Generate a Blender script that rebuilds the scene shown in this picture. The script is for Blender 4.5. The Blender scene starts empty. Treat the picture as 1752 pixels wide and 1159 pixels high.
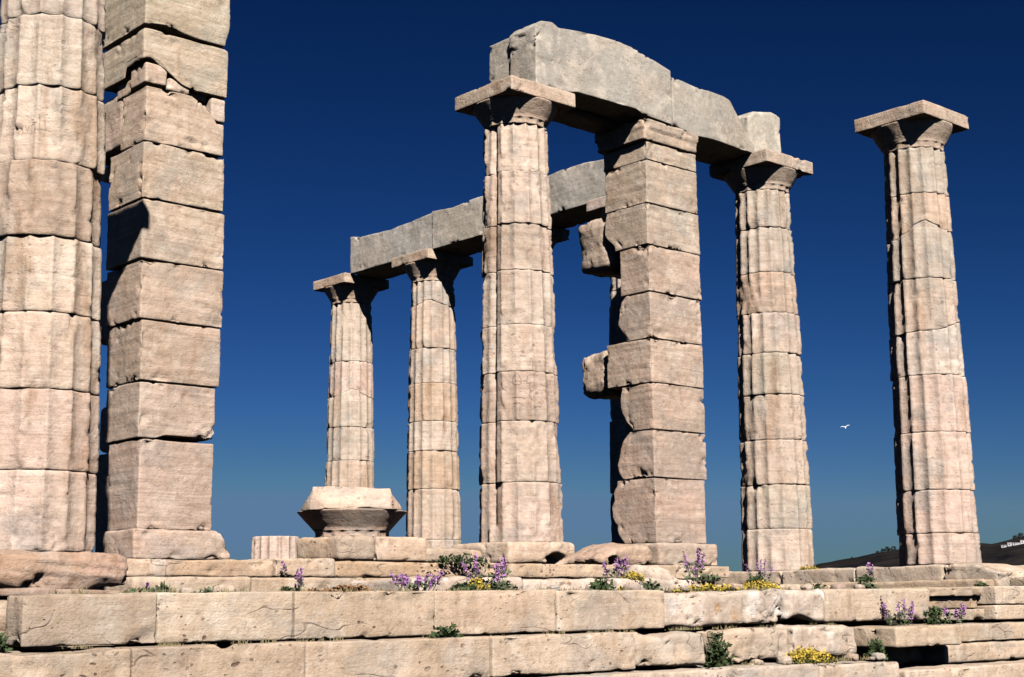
import bpy, math, random
from mathutils import Vector, Matrix, noise
R = math.radians
C = bpy.context.scene.collection
scene = bpy.context.scene

# ------------------------------------------------------------ camera, sky, sun, exposure
CAM = Vector((-16.4275, -10.3674, -0.4416))
cam = bpy.data.cameras.new('camera'); cam.sensor_width = 36.0
cam.lens = 2529.33 / 1752 * 36.0
cam.clip_start = 0.1; cam.clip_end = 60000
co = bpy.data.objects.new('camera', cam); C.objects.link(co)
pitch, roll, yaw = 0.178424, -0.0130869, R(41.8981)
fwd = Vector((math.sin(yaw)*math.cos(pitch), math.cos(yaw)*math.cos(pitch), math.sin(pitch)))
right = Vector((math.cos(yaw), -math.sin(yaw), 0)); up = right.cross(fwd)
cr, sr = math.cos(roll), math.sin(roll)
r2 = right*cr + up*sr
u2 = -right*sr + up*cr
M = Matrix((r2, u2, -fwd)).transposed().to_4x4(); M.translation = CAM
co.matrix_world = M
scene.camera = co

SUN = Vector((-0.55, -1.0, 0.91)).normalized()
w = bpy.data.worlds.new('World'); scene.world = w; w.use_nodes = True
nt = w.node_tree; nt.nodes.clear()
sky = nt.nodes.new('ShaderNodeTexSky'); sky.sky_type = 'NISHITA'; sky.sun_disc = False
sky.sun_elevation = math.asin(SUN.z); sky.sun_rotation = math.atan2(SUN.x, SUN.y)
sky.altitude = 300; sky.air_density = 1.0; sky.dust_density = 0.3; sky.ozone_density = 4.0
sep = nt.nodes.new('ShaderNodeSeparateColor'); com = nt.nodes.new('ShaderNodeCombineColor')
nt.links.new(sky.outputs[0], sep.inputs[0])
for ch, (pw, kk, top) in enumerate(((2.5, .0044, .325), (2.05, .0103, .63), (2.1, .0123, 1.07))):   # deep polarised film sky: contrast per channel
    a = nt.nodes.new('ShaderNodeMath'); a.operation = 'POWER'; a.inputs[1].default_value = pw
    b = nt.nodes.new('ShaderNodeMath'); b.operation = 'MULTIPLY'; b.inputs[1].default_value = kk
    c = nt.nodes.new('ShaderNodeMath'); c.operation = 'MINIMUM'; c.inputs[1].default_value = top
    nt.links.new(sep.outputs[ch], a.inputs[0]); nt.links.new(a.outputs[0], b.inputs[0]); nt.links.new(b.outputs[0], c.inputs[0])
    nt.links.new(c.outputs[0], com.inputs[ch])
bg = nt.nodes.new('ShaderNodeBackground'); bg.inputs[1].default_value = 0.1
wo = nt.nodes.new('ShaderNodeOutputWorld')
nt.links.new(com.outputs[0], bg.inputs[0]); nt.links.new(bg.outputs[0], wo.inputs[0])
sl = bpy.data.lights.new('sun', 'SUN'); sl.energy = 5.0; sl.angle = R(0.5); sl.color = (1.0, 0.94, 0.87)
so = bpy.data.objects.new('sun', sl); C.objects.link(so); so.location = (-20, -40, 40)
so.rotation_euler = (-SUN).to_track_quat('-Z', 'Y').to_euler()
scene.cycles.diffuse_bounces = 0
scene.view_settings.view_transform = 'Standard'; scene.view_settings.look = 'None'
scene.view_settings.exposure = 1.68; scene.view_settings.gamma = 1.0

# ------------------------------------------------------------ materials
class NT:
    def __init__(s, name):
        s.m = bpy.data.materials.new(name); s.m.use_nodes = True
        s.t = s.m.node_tree; s.t.nodes.clear()
        s.out = s.t.nodes.new('ShaderNodeOutputMaterial')
        s.b = s.t.nodes.new('ShaderNodeBsdfPrincipled')
        s.t.links.new(s.b.outputs[0], s.out.inputs[0])
    def n(s, typ, **kw):
        x = s.t.nodes.new(typ)
        for k, v in kw.items(): setattr(x, k, v)
        return x
    def l(s, a, b): s.t.links.new(a, b)
    def pos(s, scale=(1, 1, 1), rot=(0, 0, 0)):
        g = s.n('ShaderNodeNewGeometry'); mp = s.n('ShaderNodeMapping')
        mp.inputs['Scale'].default_value = scale; mp.inputs['Rotation'].default_value = rot
        s.l(g.outputs['Position'], mp.inputs['Vector']); return mp.outputs[0]
    def noise(s, vec, scale, detail=4, rough=.55, dist=0.):
        x = s.n('ShaderNodeTexNoise'); x.inputs['Scale'].default_value = scale
        x.inputs['Detail'].default_value = detail; x.inputs['Roughness'].default_value = rough
        x.inputs['Distortion'].default_value = dist
        s.l(vec, x.inputs['Vector']); return x.outputs[0]
    def ramp(s, fac, a, b, va=0., vb=1.):
        x = s.n('ShaderNodeMapRange'); x.inputs[1].default_value = a; x.inputs[2].default_value = b
        x.inputs[3].default_value = va; x.inputs[4].default_value = vb
        s.l(fac, x.inputs[0]); return x.outputs[0]
    def math(s, op, a, b):
        x = s.n('ShaderNodeMath', operation=op)
        for i, v in ((0, a), (1, b)):
            if isinstance(v, (int, float)): x.inputs[i].default_value = v
            else: s.l(v, x.inputs[i])
        return x.outputs[0]
    def mix(s, fac, a, b, blend='MIX'):
        x = s.n('ShaderNodeMix', data_type='RGBA', blend_type=blend)
        for i, v in ((0, fac), (6, a), (7, b)):
            if isinstance(v, (int, float)): x.inputs[i].default_value = v
            elif isinstance(v, tuple): x.inputs[i].default_value = (*v, 1)
            else: s.l(v, x.inputs[i])
        return x.outputs[2]
    def bump(s, h, strength, dist, prev=None):
        x = s.n('ShaderNodeBump'); x.inputs['Strength'].default_value = strength
        x.inputs['Distance'].default_value = dist; s.l(h, x.inputs['Height'])
        if prev is not None: s.l(prev, x.inputs['Normal'])
        return x.outputs[0]

def stone_material(name, ca, cb, grey, stain, bands, pits, lichen=0., bandrot=(0.10, 0.16, 0), bump=1.):
    k = NT(name)
    P = k.pos()
    n1 = k.noise(P, .9, 4, .6)
    col = k.mix(k.ramp(n1, .38, .62), tuple(v*1.08 for v in ca), tuple(v*.93 for v in cb))
    col = k.mix(k.math('MULTIPLY', k.ramp(k.noise(P, 3.2, 5, .65, .4), .50, .62), .55), col, (.84, .77, .66))
    PB = k.pos((1.1, 1.1, 15), bandrot)
    nb = k.noise(PB, 1.0, 6, .62, .35)
    col = k.mix(k.math('MULTIPLY', k.ramp(nb, .44, .72), bands), col, (.40, .31, .235))
    col = k.mix(k.math('MULTIPLY', k.ramp(nb, .46, .26), bands*.6), col, (.72, .63, .54))
    nv = k.noise(k.pos((1.6, 1.6, 46), bandrot), 1.0, 4, .6, .25)
    col = k.mix(k.math('MULTIPLY', k.ramp(nv, .55, .68), bands*.75), col, (.37, .30, .235))
    ng = k.noise(P, 1.7, 6, .62, .3)
    col = k.mix(k.math('MULTIPLY', k.ramp(ng, .52, .60), grey), col, (.41, .395, .36))
    nl2 = k.noise(P, .55, 3, .6, .5)
    col = k.mix(k.math('MULTIPLY', k.ramp(nl2, .50, .62), .45), col, (.52, .45, .35))
    PV = k.pos((3.2, 3.2, .7))
    ns = k.noise(PV, 1.2, 7, .65, .4)
    col = k.mix(k.math('MULTIPLY', k.ramp(ns, .54, .66), stain), col, (.37, .235, .14))
    nf = k.noise(P, 13, 7, .72)
    col = k.mix(k.math('MULTIPLY', k.ramp(nf, .54, .72), .65), col, (.27, .195, .14))
    col = k.mix(k.math('MULTIPLY', k.ramp(nf, .46, .30), .55), col, (.86, .78, .69))
    # pits of uneven size, and hairline cracks
    wob = k.n('ShaderNodeVectorMath', operation='MULTIPLY_ADD'); nz = k.n('ShaderNodeTexNoise'); nz.inputs['Scale'].default_value = 9
    k.l(P, nz.inputs['Vector']); k.l(nz.outputs['Color'], wob.inputs[0]); wob.inputs[1].default_value = (.09, .09, .09); k.l(k.pos((1, 1, 1.5)), wob.inputs[2])
    vo = k.n('ShaderNodeTexVoronoi'); vo.inputs['Scale'].default_value = 15
    k.l(wob.outputs[0], vo.inputs['Vector'])
    sc = k.n('ShaderNodeSeparateColor'); k.l(vo.outputs['Color'], sc.inputs[0])
    area = k.ramp(k.noise(P, 2.1, 3, .6), .47, .60)
    lim = k.math('MULTIPLY', k.math('MULTIPLY', sc.outputs[0], sc.outputs[1]), .42)
    pit = k.math('MULTIPLY', k.ramp(k.math('SUBTRACT', k.math('ADD', vo.outputs['Distance'], k.ramp(nf, 0, 1, -.10, .10)), lim), .06, -.03), area)
    cn = k.noise(k.pos((1, 1, 2.4), (.2, .1, .3)), 1.1, 3, .45, .1)
    crk = k.math('MULTIPLY', k.ramp(k.math('ABSOLUTE', k.math('SUBTRACT', cn, .5), 0), .008, .001), k.ramp(k.noise(P, 1.7, 2, .5), .54, .60))
    pit = k.math('MAXIMUM', pit, k.math('MULTIPLY', crk, .45))
    col = k.mix(k.math('MULTIPLY', pit, pits), col, (.15, .095, .065))
    if lichen:
        nl = k.noise(P, 5.5, 6, .7, .5)
        big = k.ramp(k.noise(P, 1.1, 3, .5), .46, .60)
        col = k.mix(k.math('MULTIPLY', k.math('MULTIPLY', k.ramp(nl, .57, .63), big), lichen), col, (.50, .25, .05))
        nw = k.noise(P, 4.0, 6, .72, .3)
        col = k.mix(k.math('MULTIPLY', k.ramp(nw, .54, .62), lichen*.8), col, (.84, .80, .74))
        nd = k.noise(P, 7.5, 6, .75, .2)
        col = k.mix(k.math('MULTIPLY', k.ramp(nd, .60, .68), lichen*.8), col, (.17, .15, .12))
    oi = k.n('ShaderNodeObjectInfo')
    col = k.mix(1.0, col, oi.outputs['Color'], 'MULTIPLY')
    col = k.mix(1.0, col, (.382, .370, .381), 'MULTIPLY')
    k.l(col, k.b.inputs['Base Color'])
    k.b.inputs['Roughness'].default_value = .86
    k.b.inputs['Specular IOR Level'].default_value = .25
    b1 = k.bump(k.noise(P, 9, 8, .74), .75*bump, .03)
    b2 = k.bump(nb, .35*bump, .02, b1)
    b3 = k.bump(k.noise(P, 60, 5, .75), .6*bump, .007, b2)
    b4 = k.bump(k.math('MULTIPLY', pit, -1), .8*pits, .02, b3)
    k.l(b4, k.b.inputs['Normal'])
    return k.m

MARBLE = stone_material('weathered_marble', (.68, .55, .455), (.65, .55, .455), .60, .62, .55, .45)
BANDED = stone_material('banded_marble', (.66, .53, .43), (.62, .525, .425), .5, .4, .75, .25, bandrot=(.16, .30, .2))
BEAM = stone_material('grey_marble', (.475, .47, .42), (.445, .435, .385), .45, .10, .15, .35, bandrot=(.1, .1, 0), bump=.8)
STEP = stone_material('porous_step_stone', (.70, .575, .44), (.64, .52, .385), .50, .35, .22, .8)
LICHEN = stone_material('lichen_covered_stone', (.66, .56, .46), (.60, .49, .39), .55, .30, .2, .7, lichen=.9)
ROUGH = stone_material('broken_pinkish_stone', (.70, .53, .44), (.60, .44, .31), .25, .65, .45, .4, bump=1.4)

def simple(name, ca, cb, scale=8., rough=.8, bumpd=0., spec=.2):
    k = NT(name); P = k.pos(); n = k.noise(P, scale, 5, .65)
    col = k.mix(k.ramp(n, .35, .65), ca, cb)
    oi = k.n('ShaderNodeObjectInfo'); col = k.mix(1.0, col, oi.outputs['Color'], 'MULTIPLY'); col = k.mix(1.0, col, (.62, .62, .62), 'MULTIPLY')
    k.l(col, k.b.inputs['Base Color']); k.b.inputs['Roughness'].default_value = rough
    k.b.inputs['Specular IOR Level'].default_value = spec
    if bumpd: k.l(k.bump(k.noise(P, scale*2, 6, .7), .8, bumpd), k.b.inputs['Normal'])
    return k.m
LEAF = simple('dark_green_leaves', (.022, .040, .014), (.05, .075, .025), 20)
LEAF2 = simple('grey_green_leaves', (.06, .085, .045), (.12, .14, .075), 20)
DRY = simple('dry_brown_stalks', (.16, .075, .04), (.27, .17, .08), 20)
PURPLE = simple('purple_petals', (.22, .085, .25), (.36, .18, .38), 40)
YELLOW = simple('yellow_petals', (.34, .23, .02), (.50, .36, .06), 30)
SOIL = simple('dry_soil', (.022, .017, .010), (.045, .034, .022), 3, .95, .05)
SCRUB = simple('dark_scrub', (.006, .006, .008), (.021, .0185, .017), .02, .95, spec=0.)
SEA = simple('sea_water', (.008, .03, .075), (.012, .04, .09), .002, .25)
WHITE = simple('white_plaster', (.40, .40, .43), (.33, .33, .36), .3)
FEATHER = simple('white_feathers', (.8, .8, .8), (.7, .7, .72), 3)
SCRATCH = simple('brown_scratches', (.26, .19, .14), (.34, .25, .19), 20)
DRYGRASS = simple('dry_grass', (.10, .085, .04), (.20, .16, .085), 6)
PINE = simple('dark_pine_needles', (.008, .012, .008), (.018, .022, .013), .4)
BARK = simple('dark_bark', (.05, .035, .025), (.09, .06, .04), 4)

# ------------------------------------------------------------ helpers
def link(name, verts, faces, mat, parent=None, tint=(1, 1, 1), smooth=True):
    me = bpy.data.meshes.new(name); me.from_pydata(verts, [], faces); me.update()
    if smooth: me.polygons.foreach_set('use_smooth', [True]*len(me.polygons))
    me.materials.append(mat)
    o = bpy.data.objects.new(name, me); C.objects.link(o)
    o.color = (*tint, 1)
    if parent is not None:
        o.parent = parent
        o.matrix_parent_inverse = Matrix.Translation(parent.location).inverted()
    return o
def thing(name, label, cat, loc, group=None):
    o = bpy.data.objects.new(name, None); C.objects.link(o); o.location = loc
    o.empty_display_size = .3
    o['label'] = label; o['category'] = cat
    if group: o['group'] = group
    return o
def tag(o, label, cat, group=None):
    o['label'] = label; o['category'] = cat
    if group: o['group'] = group
    return o
def struct(o): o['kind'] = 'structure'; return o
def fbm(p, oct=4): return noise.fractal(p, 1.0, 2.0, oct)
def N(p): return noise.noise(p)
def sm(a, b, x):
    t = min(1., max(0., (x-a)/(b-a))); return t*t*(3-2*t)
rng = random.Random(7)
def jt(v=.05, warm=0.):
    a = 1 + rng.uniform(-v, v)
    b = rng.uniform(-v, v)*.35 + warm
    return (a*(1+b), a, a*(1-b*1.3))

def stone(name, lo, hi, mat, parent=None, res=.04, rnd=.03, amp=.008, seed=0, fmap=None, bed=0., chip=.03, freq=2.2, tint=(1, 1, 1), cut=None):
    """a quarried block: rounded worn edges, noise, chipped arrises"""
    S = [hi[i]-lo[i] for i in range(3)]
    sd = Vector((seed*3.71 % 97, seed*7.13 % 89, seed*1.77 % 83))
    axes = []
    for s in S:
        n = max(3, int(round(s/res)))
        e = min(rnd*.5, s*.12)
        a = [0, e*.5, e, e*2] + [e*2 + (s-4*e)*i/n for i in range(1, n)] + [s-2*e, s-e, s-e*.5, s]
        axes.append(a)
    nx, ny, nz = (len(a)-1 for a in axes)
    idx = {}; verts = []; faces = []
    def vert(i, j, k):
        key = (i, j, k)
        if key in idx: return idx[key]
        q = Vector((axes[0][i], axes[1][j], axes[2][k]))
        wp = q + Vector(lo)
        rr = rnd*(.55 + .9*(.5+.5*N(wp*2.6+sd)))
        rr = min(rr, min(S)*.45)
        c = Vector([min(max(q[a], rr), S[a]-rr) for a in range(3)])
        d = q-c
        nrm = d.normalized()
        q2 = c + nrm*min(rr, d.length)
        wp = q2 + Vector(lo)
        dis = amp*(fbm(wp*freq+sd, 6))
        if bed: dis += bed*(N(Vector((wp.x*1.1, wp.y*1.1, wp.z*26+wp.x*2.5))+sd) - .35)
        near = sorted(min(q[a], S[a]-q[a]) for a in range(3))
        if chip and near[1] < .16:
            ef = 1-near[1]/.16
            cn = .8*N(wp*4.6+sd*1.3) + .7*N(wp*15+sd)
            dis -= chip*max(0., cn-.30)*ef*2.4
        wp = wp + nrm*dis
        if cut: wp = cut(wp)
        if fmap: wp = fmap(wp)
        idx[key] = len(verts); verts.append(wp)
        return idx[key]
    for i in range(nx):
        for j in range(ny):
            faces.append((vert(i, j, 0), vert(i, j+1, 0), vert(i+1, j+1, 0), vert(i+1, j, 0)))
            faces.append((vert(i, j, nz), vert(i+1, j, nz), vert(i+1, j+1, nz), vert(i, j+1, nz)))
    for i in range(nx):
        for k in range(nz):
            faces.append((vert(i, 0, k), vert(i+1, 0, k), vert(i+1, 0, k+1), vert(i, 0, k+1)))
            faces.append((vert(i, ny, k), vert(i, ny, k+1), vert(i+1, ny, k+1), vert(i+1, ny, k)))
    for j in range(ny):
        for k in range(nz):
            faces.append((vert(0, j, k), vert(0, j, k+1), vert(0, j+1, k+1), vert(0, j+1, k)))
            faces.append((vert(nx, j, k), vert(nx, j+1, k), vert(nx, j+1, k+1), vert(nx, j, k+1)))
    return link(name, verts, faces, mat, parent, tint)

def interp(pts):
    def f(x):
        if x <= pts[0][0]: return pts[0][1]
        for (a, va), (b, vb) in zip(pts, pts[1:]):
            if x <= b: return va + (vb-va)*(x-a)/(b-a)
        return pts[-1][1]
    return f

def tube(verts, faces, p0, p1, r0, r1):
    d = (p1-p0).normalized(); s = d.orthogonal().normalized(); t = d.cross(s); b = len(verts)
    for p, r in ((p0, r0), (p1, r1)):
        for k in range(4):
            a = k*math.pi/2; verts.append(p+s*r*math.cos(a)+t*r*math.sin(a))
    for k in range(4): faces.append((b+k, b+(k+1) % 4, b+4+(k+1) % 4, b+4+k))
# ------------------------------------------------------------ fluted columns
def radius(z): 
    t = z/5.3
    return .5 - .108*t + .010*math.sin(math.pi*min(1, max(0, t)))
def drum(parent, cx, cy, z1, z0, seed, wear, seg, dz, depth, phase, tint, top_off=None, bot_off=None, off=(0, 0), ero=.006, edge=.016, groove=None, mat=None, name='drum', chips=1., rs=1.):
    sd = Vector((seed*5.3 % 71, seed*2.9 % 67, seed*8.7 % 61))
    H = z1-z0
    n = max(5, int(H/dz))
    ts = [0, .006/H, .014/H, .026/H] + [i/n for i in range(1, n) if .04 < i/n*H and i/n*H < H-.04] + [1-.026/H, 1-.014/H, 1-.006/H, 1]
    na = 16*seg
    verts = []; faces = []
    for t in ts:
        for a in range(na):
            th = 2*math.pi*a/na + phase
            ph = (a % seg)/seg*2-1
            prof = 1-ph*ph
            zz0 = z0 + (bot_off(th) if bot_off else 0); zz1 = z1 + (top_off(th) if top_off else 0)
            z = zz0 + (zz1-zz0)*t
            d = Vector((math.cos(th), math.sin(th), 0))
            P = Vector((cx, cy, z)) + d*.45
            Rz = radius(z)*rs
            wn = fbm(P*1.9+sd, 4)
            worn = sm(.0, .40, wn + wear)
            r = Rz - depth*(prof*(1-worn*.85) + worn*.85*.8)
            nick = N(P*8+sd) + .6*N(P*24+sd)
            r -= max(0., nick-.22)*depth*1.3*(1-prof)**2
            r += ero*(.55*fbm(P*2.6+sd*2, 3)+.6*fbm(P*11+sd, 4))*(1+worn)
            r -= ero*1.4*max(0, N(Vector((P.x*2, P.y*2, P.z*22))+sd)-.2)
            # worn and spalled drum edges
            e = min(t, 1-t)*H
            er = edge*(.4+1.3*(.5+.5*N(P*3.1+sd*3)))
            if e < er*2: r -= er*(1-e/(er*2))**2
            cn = N(Vector((d.x*2.2, d.y*2.2, (1 if t > .5 else 0)*9.))+sd*4)
            ch = .05+.13*(.5+.5*N(Vector((d.x*4, d.y*4, 3+(t > .5)*9.))+sd))
            if cn > .12 and e < ch: r -= chips*.16*(cn-.12)*sm(0, 1, 1-e/ch)
            if groove: r -= groove(th, z)
            verts.append((cx+off[0]+d.x*r, cy+off[1]+d.y*r, z))
    m = len(ts)
    for i in range(m-1):
        for a in range(na):
            b = (a+1) % na
            faces.append((i*na+a, i*na+b, (i+1)*na+b, (i+1)*na+a))
    verts.append((cx, cy, z0+ (min(0, 0)))); verts.append((cx, cy, z1))
    c0, c1 = len(verts)-2, len(verts)-1
    for a in range(na):
        b = (a+1) % na
        faces.append((c0, b, a)); faces.append((c1, (m-1)*na+a, (m-1)*na+b))
    return link(name, verts, faces, mat or MARBLE, parent, tint)

def capital(parent, cx, cy, zt, seed, phase, tint, ztop=5.81, half=.53, cut=None, seg=8, rot=0., r0=.383, bell=1.01, abh=.185, name='capital', abtint=None, abchip=.03, loc=None):
    """neck with flute ends, annulets and spreading echinus, with the square abacus on it"""
    sd = Vector((seed*3.3 % 41, seed*1.9 % 37, seed*2.7 % 31))
    za = ztop-abh
    h = za-zt
    prof = []   # (height fraction, radius, flute amount)
    for t in (0, .05, .1, .15, .19): prof.append((t, r0-.002+t*.01, 1.))
    prof += [(.22, r0+.002, .8), (.25, r0+.005, .4), (.275, r0+.012, 0), (.285, r0+.007, 0), (.31, r0+.020, 0), (.32, r0+.014, 0), (.345, r0+.030, 0)]
    for i in range(0, 15):
        t = i/14
        prof.append((.35+.65*t, r0+.03+(half*bell-r0-.03)*(t**1.02)*(1-.03*max(0, t-.92)/.08), 0))
    na = 16*seg
    verts = []; faces = []
    for (t, r, fl) in prof:
        for a in range(na):
            th = 2*math.pi*a/na + phase
            ph = (a % seg)/seg*2-1
            d = Vector((math.cos(th), math.sin(th), 0))
            z = zt+h*t
            P = Vector((cx, cy, z))+d*r
            # scalloped flute ends
            k = fl if t < .16 else fl*max(0, 1-abs(ph)*.9)
            rr = r - .017*(1-ph*ph)*k + .006*fbm(P*4+sd, 4)
            if t > .85: rr = min(rr, half*max(1., bell))
            verts.append((cx+d.x*rr, cy+d.y*rr, z))
    m = len(prof)
    for i in range(m-1):
        for a in range(na):
            b = (a+1) % na
            faces.append((i*na+a, i*na+b, (i+1)*na+b, (i+1)*na+a))
    verts.append((cx, cy, zt)); verts.append((cx, cy, za)); c0 = len(verts)-2
    for a in range(na):
        b = (a+1) % na
        faces.append((c0, b, a)); faces.append((c0+1, (m-1)*na+a, (m-1)*na+b))
    e = link(name, verts, faces, MARBLE, parent, tint)
    def fm(p):
        q = p-Vector((cx, cy, 0)); c, s = math.cos(rot), math.sin(rot)
        return Vector((cx+q.x*c-q.y*s, cy+q.x*s+q.y*c, p.z))
    ab = stone('abacus', (cx-half, cy-half, za+.002), (cx+half, cy+half, ztop), MARBLE, None, res=.035, rnd=.016, amp=.006, seed=seed+5, chip=abchip, tint=abtint or tint, cut=cut, fmap=fm if rot else None)
    ab.parent = e
    ab.matrix_parent_inverse = Matrix.Identity(4) if parent is None else (Matrix.Translation(parent.location) @ e.matrix_parent_inverse).inverted()
    return e, ab

COLGROUP = 'standing fluted temple columns'
def column(label, cx, cy, zb, seed, wear=-.45, seg=8, dz=.035, depth=.040, phase=0., cap=True, tints=None, arches=None, ero=.006, edge=.007, groove=None, capkw=None, offs=None, base=0., name='fluted_column', chips=.5, group=COLGROUP, rs=1.):
    root = thing(name, label, 'column', (cx, cy, base), group)
    n = len(zb)-1
    arches = arches or {}
    fz = [arches.get(i) for i in range(n+1)]
    for i in range(n):
        tt = tints[i] if tints and i < len(tints) else jt(.07, rng.uniform(-.02, .03))
        o = (rng.uniform(-.009, .009), rng.uniform(-.009, .009))
        if offs and i in offs: o = offs[i]
        drum(root, cx, cy, zb[i]-.002, zb[i+1]+.002, seed*13+i, wear+rng.uniform(-.14, .16), seg, dz, depth, phase+rng.uniform(-.008, .008), tt, fz[i], fz[i+1], o, ero, edge, groove, chips=chips, rs=rs)
    if cap:
        kw = dict(tint=jt(.04), phase=phase, seg=seg); kw.update(capkw or {})
        capital(root, cx, cy, zb[0]+.002, seed+50, **kw)
    return root
def arch(amp, tc, wd, slope=0.):
    def f(th):
        d = (th-tc+math.pi) % (2*math.pi)-math.pi
        return amp*math.exp(-(d/wd)**2) + slope*math.sin(d)
    return f
def facing(cx, cy): return math.atan2(CAM.y-cy, CAM.x-cx)

PINK = (1.05, .98, .95); GREY = (.93, .965, .93); OCH = (.96, .88, .79); PALE = (1.10, 1.08, 1.05); BROWN = (.86, .76, .66); STD = (.99, .985, .94)

# right flank, nearest first
f5 = facing(0, 0)
column('tall free-standing column at the right, a square slab on top and nothing above it', 0, 0, [5.30, 4.69, 4.16, 3.57, 2.96, 2.33, 1.61, .89, .36, -.02], 3, wear=-.55,
       tints=[(.88, .91, .87), (1.02, .94, .84), (.90, .91, .88), (1.0, .96, .90), (1.08, 1.08, 1.06), PINK, (1.05, 1.0, .96), PINK, PINK], depth=.042, phase=.05,
       arches={2: arch(.16, f5+.15, .55, .06), 4: arch(-.05, f5+.5, .6, .09)}, capkw=dict(tint=(.99, .93, .84), abchip=.012))
f4 = facing(0, 2.52)
column('fluted column under the right end of the sloping stone beam, heavily worn on its left edge', 0, 2.52, [5.30, 4.75, 4.10, 3.52, 2.95, 2.37, 1.74, 1.13, .53, -.04], 4, wear=-.30,
       tints=[STD, (.88, .90, .87), (.88, .80, .71), (1.05, 1.0, .95), (.93, .92, .87), (.97, .92, .87), (1.06, 1.0, .95), STD, (1.10, 1.06, 1.02)], ero=.010, edge=.009, phase=.12, capkw=dict(tint=(.99, .94, .87), abchip=.05, ztop=5.78))
column('column of the back row hidden behind the right square pillar, carrying the far beam', 0, 5.04, [5.30, 4.3, 3.3, 2.3, 1.2, .0], 5, seg=6, dz=.06, capkw=dict(ztop=5.79))
column('column of the back row right behind the wide central column, only its capital peeking out', 0, 7.56, [5.30, 4.4, 3.4, 2.4, 1.3, .0], 6, seg=6, dz=.06, capkw=dict(ztop=5.79))
fb2 = facing(0, 10.08)
column('slender back-row column with brownish drums, second from the left end of the far beam', 0, 10.08, [5.29, 4.85, 4.07, 3.44, 2.76, 2.24, 1.57, .69, 0.], 7, seg=8, dz=.045, wear=-.5,
       tints=[STD, (1.0, .94, .86), STD, (.96, .86, .74), STD, (.93, .83, .70), (1.0, .95, .88), STD], arches={1: arch(.09, fb2-.2, .5)}, phase=.1, capkw=dict(tint=(.98, .91, .80), ztop=5.80))
fb1 = facing(0, 12.6)
column('slender cracked column rising behind the fallen capital, left end of the far beam', 0, 12.6, [5.30, 4.16, 3.48, 2.90, 2.27, 1.64, .8, 0.], 8, seg=8, dz=.045, wear=-.5,
       tints=[STD, PINK, STD, STD, (1.0, .94, .86), STD], arches={2: arch(.14, fb1+.1, .55)}, phase=.16, capkw=dict(tint=(.99, .92, .82), ztop=5.80))
# stump of the next column of that row
st = column('short fluted column stump standing alone between the left pillar and the fallen capital', 0, 15.12, [.97, 0.], 9, seg=8, dz=.05, cap=False, name='column_stump', tints=[(1.04, 1.0, .98)], group=None, depth=.05)
st['category'] = 'column stump'

# central porch column
f3 = facing(-4.73, 2.56)
def groove3(th, z):
    d = (th-(f3-1.02)+math.pi) % (2*math.pi)-math.pi
    d2 = (th-(f3-.80)+math.pi) % (2*math.pi)-math.pi
    g = 0.
    if z > .44: g = .075*math.exp(-(d2/.10)**2)
    return g
c3 = column('thick central column with smooth battered front, under the high left end of the stone beam', -4.73, 2.56, [5.28, 4.68, 4.03, 3.46, 2.80, 2.24, 1.66, .95, .26], 10, wear=-.12, seg=12, dz=.024,
       tints=[(1.12, 1.09, 1.02), (1.08, 1.03, .97), (.90, .85, .79), (.99, .97, .92), (1.02, .99, .93), (.85, .79, .74), (1.05, .99, .94), (1.10, 1.02, .98)], ero=.008, edge=.005, phase=.0, base=.26, groove=groove3, chips=.3,
       capkw=dict(ztop=5.75, tint=(1.0, .94, .85), abchip=.05))

# near left column, its top above the picture
f1 = facing(-11.8, 0)
def groove1(th, z):
    g = 0.
    if -2.68 < th-(6.283 if th > 3.2 else 0) < -2.54 and 2.985 < z < 3.08: g = .035          # a small cut slot
    t = th-(6.283 if th > 3.2 else 0)
    if z < .34:                                                    # bruised foot of the shaft
        k = math.exp(-((t+1.80)/.34)**2)*sm(.34, .10, z)
        g += k*(.02+.06*max(0, N(Vector((t*8, z*20, 3)))+.4*N(Vector((t*22, z*50, 3)))))
    return g
c1 = column('huge pale column at the left edge of the picture, bulging drums, top out of view', -11.83, 0., [5.28, 4.55, 3.95, 3.39, 2.81, 2.24, 1.68, 1.12, .54, -.03], 11, wear=-.22, seg=12, dz=.018, rs=.925,
       chips=.28, depth=.036, edge=.009, ero=.006, tints=[GREY, (.95, .95, .92), (1.06, 1.06, 1.0), (1.12, 1.09, 1.02), (.86, .79, .71), (1.14, 1.11, 1.03), (1.06, 1.03, .96), (1.03, .95, .90), (1.13, 1.06, 1.02)], phase=.12,
       offs={4: (-.02, -.01), 3: (.012, .0)}, capkw=dict(ztop=5.70), groove=groove1)
# scratched and painted scrawls left on two shafts
from mathutils.bvhtree import BVHTree
def scrawl(root, cx, cy, strokes, rad, mat, name='scrawl'):
    bv = [(o, BVHTree.FromPolygons([v.co for v in o.data.vertices], [tuple(p.vertices) for p in o.data.polygons])) for o in root.children if o.name.startswith('drum')]
    v, f = [], []
    for st in strokes:
        pts = []
        for (t0, z0), (t1, z1) in zip(st, st[1:]):
            n = max(2, int(math.hypot((t1-t0)*.43, z1-z0)/.008))
            pts += [(t0+(t1-t0)*i/n, z0+(z1-z0)*i/n) for i in range(n+1)]
        prev = None
        for t, z in pts:
            d = Vector((math.cos(t), math.sin(t), 0)); hit = None
            for o, b in bv:
                h = b.ray_cast(Vector((cx, cy, z))+d*1.5, -d, 2)
                if h[0] is not None and (hit is None or (h[0]-Vector((cx, cy, z))).length > (hit-Vector((cx, cy, z))).length): hit = h[0]
            if hit is None: continue
            q = hit+d*.0005
            if prev is not None and (q-prev).length > .002: tube(v, f, prev, q, rad, rad)
            prev = q
    return link(name, v, f, mat, root, smooth=False)
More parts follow.
